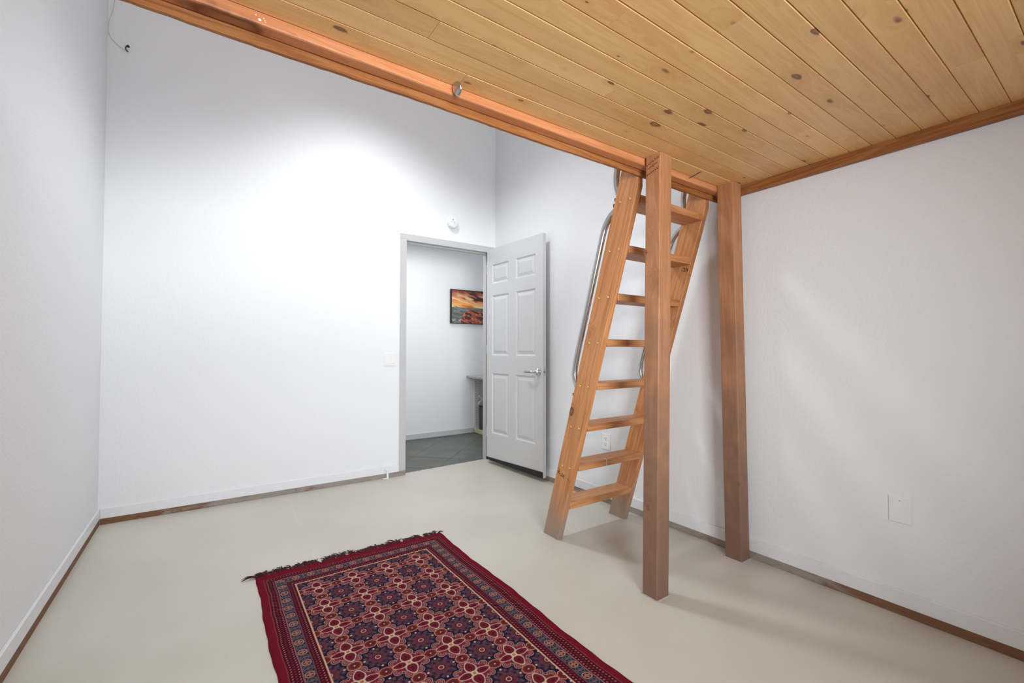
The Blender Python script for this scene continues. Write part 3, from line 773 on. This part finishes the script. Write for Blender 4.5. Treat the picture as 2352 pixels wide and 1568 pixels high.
# ------------------------------------------------------------------ rug
def sRGB(c): return np.array(lin(c))
X0, X1, Y1, Y0 = 0.203, 1.147, 2.446, 0.80
STEP = 0.0018
nx = int((X1-X0)/STEP)+1; ny = int((Y1-Y0)/STEP)+1
gx = np.linspace(X0, X1, nx); gy = np.linspace(Y0, Y1, ny)
GX, GY = np.meshgrid(gx, gy)
def sm(d, wd=0.0016): return np.clip(0.5-d/wd, 0, 1)
def rug_colors(Xc, Yc):
    col = np.zeros(Xc.shape+(3,)); col[:] = sRGB((30, 25, 46))
    def put(mask, c):
        nonlocal col
        mask = np.clip(mask, 0, 1)[..., None]; col = col*(1-mask)+sRGB(c)*mask
    ax, ay = 0.161, 0.174
    fx = np.mod(Xc-0.431+ax/2, ax)-ax/2; fy = np.mod(Yc-2.180+ay/2, ay)-ay/2
    mx = np.mod(Xc-0.431, ax)-ax/2; my = np.mod(Yc-2.180, ay)-ay/2
    # dark medallions: ring, eight blobs, leafy tips
    r = np.hypot(mx, my); th = np.arctan2(my, mx)
    put(sm(r-0.055*(0.93+0.07*np.cos(8*th)), 0.004)*0.9, (42, 30, 50))
    for rad, nb, sz, ph, c, am in ((0.0215, 8, 0.0075, 0.0, (98, 34, 48), 0.95), (0.0345, 8, 0.0070, 0.5, (74, 28, 50), 0.9), (0.0445, 12, 0.0048, 0.0, (88, 44, 56), 0.8)):
        a_ = np.mod(th/(2*np.pi)*nb+ph, 1.0)-0.5; dl = a_*2*np.pi*rad/nb
        dd = np.hypot(dl, r-rad)
        put(sm(dd-sz, 0.003)*am, c); put(sm(np.abs(dd-sz)-0.0009, 0.0016)*0.42, (104, 88, 98)); put(sm(dd-0.0018, 0.002)*0.35, (150, 112, 112))
    for rad, nb, ph in ((0.0285, 8, 0.5), (0.0400, 16, 0.25), (0.0500, 8, 0.5)):
        a_ = np.mod(th/(2*np.pi)*nb+ph, 1.0)-0.5; dl = a_*2*np.pi*rad/nb
        put(sm(np.abs(np.hypot(dl, r-rad)-0.0030)-0.0008, 0.0016)*0.38, (118, 102, 106))
    put(sm(r-0.0105), (196, 158, 140)); put(sm(r-0.0076), (112, 34, 46)); put(sm(np.abs(r-0.0135)-0.0008)*0.6, (70, 30, 46))
    for dx, dy in ((0.047, 0), (-0.047, 0), (0, 0.051), (0, -0.051)):
        put(sm(np.maximum(np.abs(mx-dx), np.abs(my-dy))-0.0034), (205, 176, 156))
    # flower with curled outline
    AX, AY = np.abs(fx), np.abs(fy)
    sd = (AX/0.064+AY/0.067-1)*0.046
    curls = ((0.0490, 0.0265, 0.0150), (0.0190, 0.0545, 0.0150))
    for cx, cy, cr in curls: sd = np.minimum(sd, np.hypot(AX-cx, AY-cy)-cr)
    put(sm(sd), (112, 34, 46))
    put(sm(np.hypot(AX-0.0395, AY-0.0440)-0.0062), (36, 28, 50))
    put(sm(np.abs(sd+0.0012)-0.0012), (164, 134, 130))
    for cx, cy, cr in curls:
        rc = np.hypot(AX-cx, AY-cy); tc = np.arctan2(AY-cy, AX-cx)
        put(sm(np.abs(np.hypot(AX-cx, AY-cy)-0.0068)-0.0010)*(np.cos(tc-0.8) > -0.75)*0.9, (170, 138, 132))
        put(sm(rc-0.0026), (150, 112, 110)); put(sm(rc-0.0012), (44, 26, 44))
    put(sm(np.abs(np.hypot(AX-0.033, AY-0.037)-0.0048)-0.0009)*0.8, (166, 132, 128))
    # petals
    for (u, v, c0, hl, hw) in ((AX, AY, 0.0335, 0.0265, 0.0150), (AY, AX, 0.0330, 0.0265, 0.0195)):
        k = (np.abs((u-c0)/hl)**1.8+np.abs(v/(hw*(1.0-0.30*np.clip((u-c0)/hl, -1, 1))))**2.0)**(1/1.9)-1
        d = k*0.0165
        put(sm(d), (100, 26, 40))
        put(sm(np.hypot((u-c0)/1.7, v)-0.0052, 0.005)*0.7, (66, 14, 30))
        put(sm(np.abs(np.hypot((u-c0)/1.6, v)-0.0080)-0.0010, 0.002)*0.35, (128, 50, 58))
        put(sm(np.abs(d+0.0005)-0.0016), (188, 170, 154))
    put(sm(AX+AY-0.0125), (204, 178, 142)); put(sm(np.maximum(AX, AY)-0.0052), (140, 54, 50)); put(sm(np.maximum(AX, AY)-0.0022), (196, 150, 110))
    # octagons
    for ox, oy in ((AX-ax/2, AY), (AX, AY-ay/2)):
        ox, oy = np.abs(ox), np.abs(oy)
        d = (np.maximum.reduce([ox/0.0240, oy/0.0205, (ox/0.0240+oy/0.0205)/1.42])-1)*0.02
        put(sm(d), (104, 42, 44))
        rr = np.hypot(ox, oy); t8 = np.arctan2(oy, ox)
        put(sm(np.abs(rr-0.0105)-0.0028, 0.003)*(0.45+0.55*np.cos(8*t8))*0.9, (40, 16, 28))
        put(sm(np.abs(rr-0.0055)-0.0009)*0.5, (60, 22, 32))
        put(sm(np.abs(d+0.0009)-0.0016), (188, 116, 98)); put(sm(rr-0.0027), (210, 184, 168))
    # borders
    ds = np.minimum(Xc-X0, X1-Xc); de = np.minimum(Y1-Yc, Yc-Y0)
    ts = np.interp(ds, [0, 0.030, 0.074, 0.114, 0.149, 1.0], [0, 1, 2, 3, 4, 28.3])
    te = np.interp(de, [0, 0.052, 0.094, 0.130, 0.176, 1.0], [0, 1, 2, 3, 4, 28.3])
    t = np.minimum(ts, te); side = ts < te
    s = np.where(side, Yc, Xc); q = np.where(side, ds, de)
    put((t < 4)*1.0, (80, 14, 30))
    # rows of small slanted dots
    row = np.floor(q/0.0118); a = np.mod(s+row*0.0066, 0.0132)-0.0066; b = np.mod(q, 0.0118)-0.0059
    bright = np.where(np.mod(row, 2) > 0.5, 0.95, 0.30)
    dm = (((t > 1.08) & (t < 1.93)) | ((t > 3.1) & (t < 3.9)))
    put(sm(np.hypot(np.mod(s+row*0.0066, 0.0132)-0.0030, b)-0.0030)*dm*0.8, (38, 12, 30))
    put(sm(np.maximum(np.abs(a*0.8+b*0.6)/0.0029, np.abs(b*0.8-a*0.6)/0.0017)-1, 0.6)*dm*bright*0.85, (186, 136, 134))
    # ornate stripe of rosettes
    om = (t > 2) & (t < 3)
    put(om*1.0, (42, 36, 50))
    per = 0.0660
    a = np.mod(s, per)-per/2; a2 = np.mod(s+per/2, per)-per/2
    qc = np.where(side, ds-0.094, de-0.112)
    for aa, hw_, cf, co in ((a, 0.0150, (84, 30, 38), (186, 140, 120)), (a2, 0.0150, (40, 35, 48), (98, 92, 100))):
        bx = np.maximum(np.maximum(np.abs(aa)/hw_, np.abs(qc)/0.0150), (np.abs(aa)+np.abs(qc))/0.0235)
        put(om*sm(bx-1, 0.12), cf); put(om*sm(np.abs(bx-0.93)-0.085, 0.10), co)
        rr = np.hypot(aa, qc); tq = np.arctan2(qc, aa)
        put(om*sm(np.abs(rr-0.0082)-0.0012)*(np.cos(4*tq) > -0.3), co); put(om*sm(np.abs(rr-0.0038)-0.0012)*0.9, co)
        put(om*sm(rr-0.0016), (150, 66, 60))
    ag = np.mod(s+per/4, per/2)-per/4
    put(om*sm(np.abs(np.abs(ag)-0.0012-0.25*np.abs(qc))-0.0009)*0.7, (120, 110, 116))
    for tv, wv, c in ((1, 0.045, (132, 62, 66)), (2, 0.05, (140, 98, 106)), (3, 0.05, (104, 74, 92))): put(sm(np.abs(t-tv)-wv, 0.05), c)
    put(sm(np.abs(t-4.0)-0.075, 0.06), (200, 166, 138))
    put((t < 0.95)*1.0, (108, 22, 36))
    return col
colr = rug_colors(GX, GY)
wob = np.interp(GX, [X0, X0+0.15, X1-0.15, X1], [1, 0, 0, 0])*(0.0030*np.sin(GY*9.0)+0.0016*np.sin(GY*23+1.0)+0.0009*np.sin(GY*57)+0.001)
wob += np.interp(GX, [X0, X0+0.2, X1-0.2, X1], [0, 0, 0, 1])*(0.0045*np.sin(GY*8.0+0.6)+0.0016*np.sin(GY*27)+0.0009*np.sin(GY*61)+0.008)
wy = np.interp(GY, [Y0, Y1-0.15, Y1], [0, 0, 1])*(0.0035*np.sin(GX*23)+0.002*np.sin(GX*61)-0.015*(GX-X0)/(X1-X0))
GZ = 0.0068+0.0012*np.sin(GX*21+GY*9)*np.sin(GY*15)
edge_d = np.minimum.reduce([GX-X0, X1-GX, Y1-GY, GY-Y0])
GZ = np.where(edge_d < 0.004, 0.0045, GZ)
verts = np.stack([GX+wob, GY+wy, GZ], -1).reshape(-1, 3)
idx = np.arange(nx*ny).reshape(ny, nx)
quads = np.stack([idx[:-1, :-1], idx[:-1, 1:], idx[1:, 1:], idx[1:, :-1]], -1).reshape(-1, 4)
# skirt down to the floor
ring = np.concatenate([idx[0, :], idx[1:, -1], idx[-1, -2::-1], idx[-2:0:-1, 0]])
low = verts[ring].copy(); low[:, 2] = 0.0006
nb = len(verts)
verts = np.concatenate([verts, low]); li = np.arange(len(ring))+nb
sk = np.stack([ring, li, np.roll(li, -1), np.roll(ring, -1)], -1)
quads = np.concatenate([quads, sk])
cols = np.concatenate([colr.reshape(-1, 3), colr.reshape(-1, 3)[ring]])
def np_mesh(name, verts, quads, cols, mat):
    me = bpy.data.meshes.new(name)
    me.vertices.add(len(verts)); me.vertices.foreach_set('co', verts.astype(np.float32).ravel())
    me.loops.add(len(quads)*4); me.loops.foreach_set('vertex_index', quads.astype(np.int32).ravel())
    me.polygons.add(len(quads)); me.polygons.foreach_set('loop_start', np.arange(0, len(quads)*4, 4, dtype=np.int32))
    me.update(calc_edges=True)
    at = me.color_attributes.new('pattern', 'FLOAT_COLOR', 'POINT')
    at.data.foreach_set('color', np.concatenate([cols, np.ones((len(cols), 1))], 1).astype(np.float32).ravel())
    me.materials.append(MAT[mat]); me.validate(); return me
rg = thing('patterned_rug', (0.675, 1.62, 0), 'maroon and navy oriental rug with fringe lying on the concrete floor', 'rug')
link('pile', np_mesh('pile', verts, quads, cols, 'rug'), rg)
# fringe tassels along the far end
def tassel(x, ybase, lean, ln, nst, seed, spread=0.006, lift=0.010):
    rr = random.Random(seed); bm = bmesh.new()
    for s in range(nst):
        xs_ = x+rr.uniform(-0.004, 0.004); a = lean+rr.uniform(-0.45, 0.45); l = ln*rr.uniform(0.7, 1.1)
        cv = rr.uniform(-0.6, 0.6); pts = []; ang = a; px, py, pz = xs_, ybase-0.004, 0.0055
        z_l = rr.uniform(0.3, 1.0)*lift
        for k in range(6):
            pts.append((px, py, pz)); px += math.sin(ang)*l/5; py += math.cos(ang)*l/5; ang += cv/5
            pz = 0.0022+z_l*math.sin(math.pi*min(1.0, (k+1)/5.0))
        tube_bm(pts, [0.0020, 0.0024, 0.0023, 0.0020, 0.0015, 0.0009], 5, bm)
    o = finish('fringe_tassel', bm, 'fringe', rg, True); return o
x = X0+0.006; k = 0
while x < X1-0.01:
    yy = Y1+(0.0035*math.sin(x*23)+0.002*math.sin(x*61)-0.015*(x-X0)/(X1-X0))
    tassel(x, yy, random.uniform(-0.9, 0.6) if random.random() < 0.35 else random.uniform(-0.25, 0.35), random.uniform(0.036, 0.072), random.randint(5, 10), k)
    x += random.uniform(0.011, 0.019); k += 1
tassel(X0+0.012, Y1, -1.1, 0.075, 5, 900, lift=0.014); tassel(X0+0.05, Y1, -1.0, 0.060, 4, 901, lift=0.016)
tassel(X1-0.006, Y1-0.015, 1.2, 0.045, 4, 902, lift=0.010)

# ------------------------------------------------------------------ small wall fittings
sd_ = thing('smoke_detector', (1.897, YB, 2.295), 'round white smoke detector on the wall above the doorway', 'smoke detector')
finish('base', disc_bm((1.897, YB, 2.295), (0, -1, 0), [(0.056, 0.0002), (0.056, 0.010), (0.054, 0.012)], 40), 'plastic', sd_)
finish('cover', disc_bm((1.897, YB-0.012, 2.295), (0, -1, 0), [(0.053, 0), (0.053, 0.012), (0.048, 0.020), (0.040, 0.023), (0.0, 0.024)], 40), 'plastic', sd_, True)
finish('test_button', disc_bm((1.892, YB-0.0352, 2.320), (0, -1, 0), [(0.008, 0), (0.007, 0.002), (0, 0.0022)], 16), 'wire', sd_)
for a, b in (((1.868, 2.301), (1.886, 2.299)), ((1.896, 2.300), (1.918, 2.300)), ((1.896, 2.298), (1.912, 2.283))):
    finish('vent_slot', tube_bm([(a[0], YB-0.0358, a[1]), (b[0], YB-0.0358, b[1])], 0.0012, 6), 'wire', sd_)

sw = thing('light_switch', (1.306, YB, 1.01), 'white double rocker light switch beside the door frame', 'light switch')
bm = bmesh.new(); box(bm, (1.257, YB-0.006, 0.958), (1.355, YB-0.0002, 1.068)); bevel_all(bm, 0.002); finish('cover_plate', bm, 'plastic', sw)
for x0 in (1.272, 1.315):
    bm = bmesh.new(); v = box(bm, (x0, YB-0.0095, 0.979), (x0+0.030, YB-0.0055, 1.047)); bevel_all(bm, 0.001)
    for q in bm.verts:
        if q.co.y < YB-0.007: q.co.y += (q.co.z-0.979)/0.068*0.002
    finish('rocker', bm, 'plastic', sw)

ot = thing('wall_outlet', (XR, 2.25, 0.435), 'white duplex wall outlet seen between the ladder rungs', 'outlet')
bm = bmesh.new(); box(bm, (XR-0.006, 2.211, 0.379), (XR-0.0002, 2.289, 0.492)); bevel_all(bm, 0.002); finish('cover_plate', bm, 'plastic', ot)
for zc in (0.454, 0.416):
    bm = bmesh.new(); box(bm, (XR-0.0075, 2.234, zc-0.0135), (XR-0.0058, 2.266, zc+0.0135)); bevel_all(bm, 0.0008); rc = finish('receptacle', bm, 'plastic', ot)
    for dy in (-0.0065, 0.0065):
        bm = bmesh.new(); box(bm, (XR-0.0079, 2.25+dy-0.0013, zc), (XR-0.0074, 2.25+dy+0.0013, zc+0.009)); finish('slot', bm, 'dark', rc)
    finish('slot', disc_bm((XR-0.0074, 2.25, zc-0.0065), (-1, 0, 0), [(0.003, 0), (0.003, 0.0005)], 12), 'dark', rc)

bp = thing('blank_wall_plate', (XR, 0.608, 0.43), 'painted blank cover plate on the bare wall under the loft', 'wall plate')
bm = bmesh.new(); box(bm, (XR-0.0045, 0.573, 0.375), (XR-0.0002, 0.644, 0.483)); bevel_all(bm, 0.0012); finish('plate', bm, 'wall', bp)
finish('screw', disc_bm((XR-0.0044, 0.608, 0.466), (-1, 0, 0), [(0.003, 0), (0.0026, 0.0008), (0, 0.001)], 12), 'caulk', bp)

# pale plastic pipe stub at the baseboard left of the doorway
pp = thing('pipe_stub', (1.278, YB-0.03, 0), 'short pale plastic pipe stub by the baseboard beside the door frame', 'pipe')
finish('pipe', tube_bm(smooth_path([(1.284, YB-0.0235, 0.001), (1.284, YB-0.0235, 0.03), (1.284, YB-0.0235, 0.058), (1.277, YB-0.0235, 0.074), (1.262, YB-0.0235, 0.080)], 6), 0.0095, 16), 'plastic', pp, True)
box_obj('foot', (1.240, YB-0.046, 0.0004), (1.291, YB-0.0135, 0.004), 'plastic', pp, 0.001)

# wire hook high on the doorway wall near the corner
wh = thing('wire_hook', (-0.455, YB, 3.04), 'small dark hook with thin wire high in the wall corner', 'hook')
finish('wire', tube_bm(smooth_path([(-0.515, YB-0.004, 3.335), (-0.525, YB-0.004, 3.25), (-0.5405, YB-0.004, 3.187), (-0.538, YB-0.004, 3.10), (-0.498, YB-0.006, 3.051), (-0.466, YB-0.008, 3.030), (-0.447, YB-0.008, 3.024)], 8), 0.0009, 6), 'wire', wh)
finish('hook', tube_bm(smooth_path([(-0.446, YB+0.001, 3.060), (-0.446, YB-0.014, 3.062), (-0.452, YB-0.020, 3.050), (-0.456, YB-0.018, 3.036), (-0.450, YB-0.012, 3.026), (-0.444, YB-0.012, 3.022)], 6), 0.0032, 8), 'dark', wh)
finish('screw_eye', disc_bm((-0.446, YB-0.0005, 3.062), (0, -1, 0), [(0.008, 0), (0.007, 0.003), (0.0, 0.004)], 14), 'dark', wh)

# ------------------------------------------------------------------ hallway things
def vnoise(x, y, seed, octs=4):
    out = np.zeros(x.shape); amp = 1.0; tot = 0
    for o in range(octs):
        rr = np.random.default_rng(seed+o); g = rr.random((64, 64)); f = 2.0**o
        xi, yi = x*f, y*f; x0 = np.floor(xi).astype(int); y0 = np.floor(yi).astype(int); fx = xi-x0; fy = yi-y0
        fx = fx*fx*(3-2*fx); fy = fy*fy*(3-2*fy); m = 63
        v = (g[y0 & m, x0 & m]*(1-fx)+g[y0 & m, (x0+1) & m]*fx)*(1-fy)+(g[(y0+1) & m, x0 & m]*(1-fx)+g[(y0+1) & m, (x0+1) & m]*fx)*fy
        out += v*amp; tot += amp; amp *= 0.5
    return out/tot
PX0, PX1, PZ0, PZ1 = 2.595, 3.275, 1.443, 1.889
pc = thing('framed_picture', (2.935, HY, 1.44), 'framed sunset seascape in orange and red on the hallway wall', 'picture')
fb = 0.010; yF = HY-0.032; yW = HY+0.0075
for lo, hi in (((PX0, yF, PZ0), (PX0+fb, yW, PZ1)), ((PX1-fb, yF, PZ0), (PX1, yW, PZ1)), ((PX0+fb, yF, PZ0), (PX1-fb, yW, PZ0+fb)), ((PX0+fb, yF, PZ1-fb), (PX1-fb, yW, PZ1))):
    box_obj('frame', lo, hi, 'frame_black', pc)
cu_, cv_ = np.meshgrid(np.linspace(0, 1, 260), np.linspace(0, 1, 170))
def print_cols(u, v):
    a = u*1.53
    warp = vnoise(a*3, v*5, 3)*0.35
    stq = vnoise(a*2.2+warp*2+v*1.2, (v+0.22*a)*15+warp*4, 21)
    c = np.zeros(u.shape+(3,)); 
    def P(m, rgb):
        nonlocal c
        m = np.clip(m, 0, 1)[..., None]; c = c*(1-m)+sRGB(rgb)*m
    P(np.ones_like(u), (226, 196, 150))
    P((stq-0.46)*6, (226, 122, 50)); P((stq-0.60)*7, (176, 62, 30)); P((stq-0.68)*8, (60, 30, 22))
    P((0.40-stq)*7, (240, 220, 184)); P((0.33-stq)*8, (104, 70, 50))
    P((v-0.74)*5*(vnoise(a*4, v*9, 8)*1.6), (140, 50, 30)); P((stq-0.52)*7*(v > 0.7)*np.clip((u-0.25)*4, 0, 1), (48, 28, 24))
    P(np.exp(-((v-0.58)/0.035)**2)*0.85, (238, 166, 70))
    sea = np.clip((0.475-v)*120, 0, 1)
    P(sea, (86, 92, 84)); P(sea*(vnoise(a*9, v*34, 31)-0.5)*3, (140, 142, 130))
    P(np.exp(-((v-0.478)/0.008)**2)*0.8, (72, 66, 58))
    rock = vnoise(a*6, v*6, 41); top = 0.10+0.34*np.clip((u-0.18)/0.22, 0, 1)**0.6+0.06*(rock-0.5)-0.10*np.clip((u-0.42)/0.5, 0, 1)
    edge_ = 0.20+0.12*v+0.10*(vnoise(a*8, v*8, 51)-0.5)
    rm = np.clip((top-v)*70, 0, 1)*np.clip((u-edge_)*60, 0, 1)
    P(rm, (160, 76, 54)); P(rm*(vnoise(a*9+v*9, v*20+a*4, 61)-0.46)*7, (58, 26, 22)); P(rm*(vnoise(a*14, v*18, 71)-0.55)*6, (206, 116, 82))
    P(np.clip((0.14-v)*20, 0, 1)*(1-rm)*np.clip((vnoise(a*20, v*26, 81)-0.5)*6, 0, 1), (190, 186, 170))
    P(np.clip((0.12-v)*20, 0, 1)*(1-rm)*np.clip((vnoise(a*22, v*30, 91)-0.58)*9, 0, 1), (30, 26, 26))
    return c
pcx = PX0+fb+cu_*(PX1-PX0-2*fb); pcz = PZ0+fb+cv_*(PZ1-PZ0-2*fb)
pv = np.stack([pcx, np.full(pcx.shape, HY-0.028), pcz], -1).reshape(-1, 3)
pid = np.arange(cu_.size).reshape(cu_.shape)
pq = np.stack([pid[:-1, :-1], pid[:-1, 1:], pid[1:, 1:], pid[1:, :-1]], -1).reshape(-1, 4)
link('canvas', np_mesh('canvas', pv, pq, print_cols(cu_, cv_).reshape(-1, 3), 'print'), pc)

# open cabinet with granite top
CX0, CX1, CY0, CY1 = 2.952, 3.36, 4.20, HY+0.006
cb = thing('hall_cabinet', (3.15, 4.7, 0), 'white open-fronted cabinet under a stone counter in the hallway', 'cabinet')
box_obj('plinth', (CX0, CY0, 0.0004), (CX1, CY1, 0.045), 'beige', cb)
pe = box_obj('end_panel', (CX0, CY1-0.022, 0.0455), (CX1, CY1, 0.722), 'cabinet', cb)
box_obj('end_panel', (CX0, CY0, 0.0455), (CX1, CY0+0.022, 0.722), 'cabinet', cb)
box_obj('back_panel', (CX1-0.012, CY0+0.0225, 0.0455), (CX1, CY1-0.0225, 0.722), 'cabinet', cb)
hole = bpy.data.meshes.new('pin_hole'); bm = disc_bm((0, 0, 0), (0, -1, 0), [(0.0042, 0), (0.0042, 0.0006)], 10); bm.to_mesh(hole); bm.free(); hole.materials.append(MAT['dark'])
for xx in (CX0+0.028, CX0+0.085):
    for kz in range(19): link('pin_hole', hole, pe, Matrix.Translation((xx, CY1-0.0222, 0.10+kz*0.032)))
# diagonal lattice wine rack
rk = thing('lattice_rack', (3.1, 5.06, 0.40), 'white diagonal lattice rack inside the open hallway cabinet', 'rack')
for s in (1, -1):
    for k in range(3):
        c0 = Vector((3.02+k*0.075, 5.06+0.012*s, 0.438)); L_ = 0.17
        Mx = Matrix.Translation(c0) @ Matrix.Rotation(-s*math.radians(42), 4, 'Y')
        bm = bmesh.new(); box(bm, (-L_/2, -0.006, -0.010), (L_/2, 0.006, 0.010)); bevel_all(bm, 0.002)
        me = bpy.data.meshes.new('slat'); bm.to_mesh(me); bm.free(); me.materials.append(MAT['cabinet']); link('slat', me, rk, Mx)
ctop = bmesh.new(); box(ctop, (CX0-0.112, CY0-0.02, 0.7225), (CX1+0.02, HY+0.0075, 0.762))
es = [e for e in ctop.edges if abs(e.verts[0].co.x-(CX0-0.112)) < 1e-4 and abs(e.verts[1].co.x-(CX0-0.112)) < 1e-4 and abs(e.verts[0].co.y-e.verts[1].co.y) > 0.1]
bmesh.ops.bevel(ctop, geom=es, offset=0.0185, segments=5, profile=0.5, affect='EDGES')
o = finish('granite_counter', ctop, 'granite'); tag(o, 'speckled grey granite counter slab with rounded edge in the hallway', 'counter')
# dark box standing inside
bx_ = thing('storage_bin', (3.12, 5.02, 0.0455), 'charcoal plastic bin standing inside the hallway cabinet', 'bin')
bm = bmesh.new(); box(bm, (2.995, 4.80, 0.0458), (3.30, 5.105, 0.345)); bevel_all(bm, 0.008, 2); finish('body', bm, 'charcoal', bx_)
bm = bmesh.new(); box(bm, (2.989, 4.83, 0.075), (2.9948, 5.055, 0.325)); bevel_all(bm, 0.002); finish('front_panel', bm, 'charcoal', bx_)
bm = bmesh.new(); box(bm, (2.99, 4.795, 0.3455), (3.305, 5.11, 0.357)); bevel_all(bm, 0.003); finish('lid', bm, 'black', bx_)
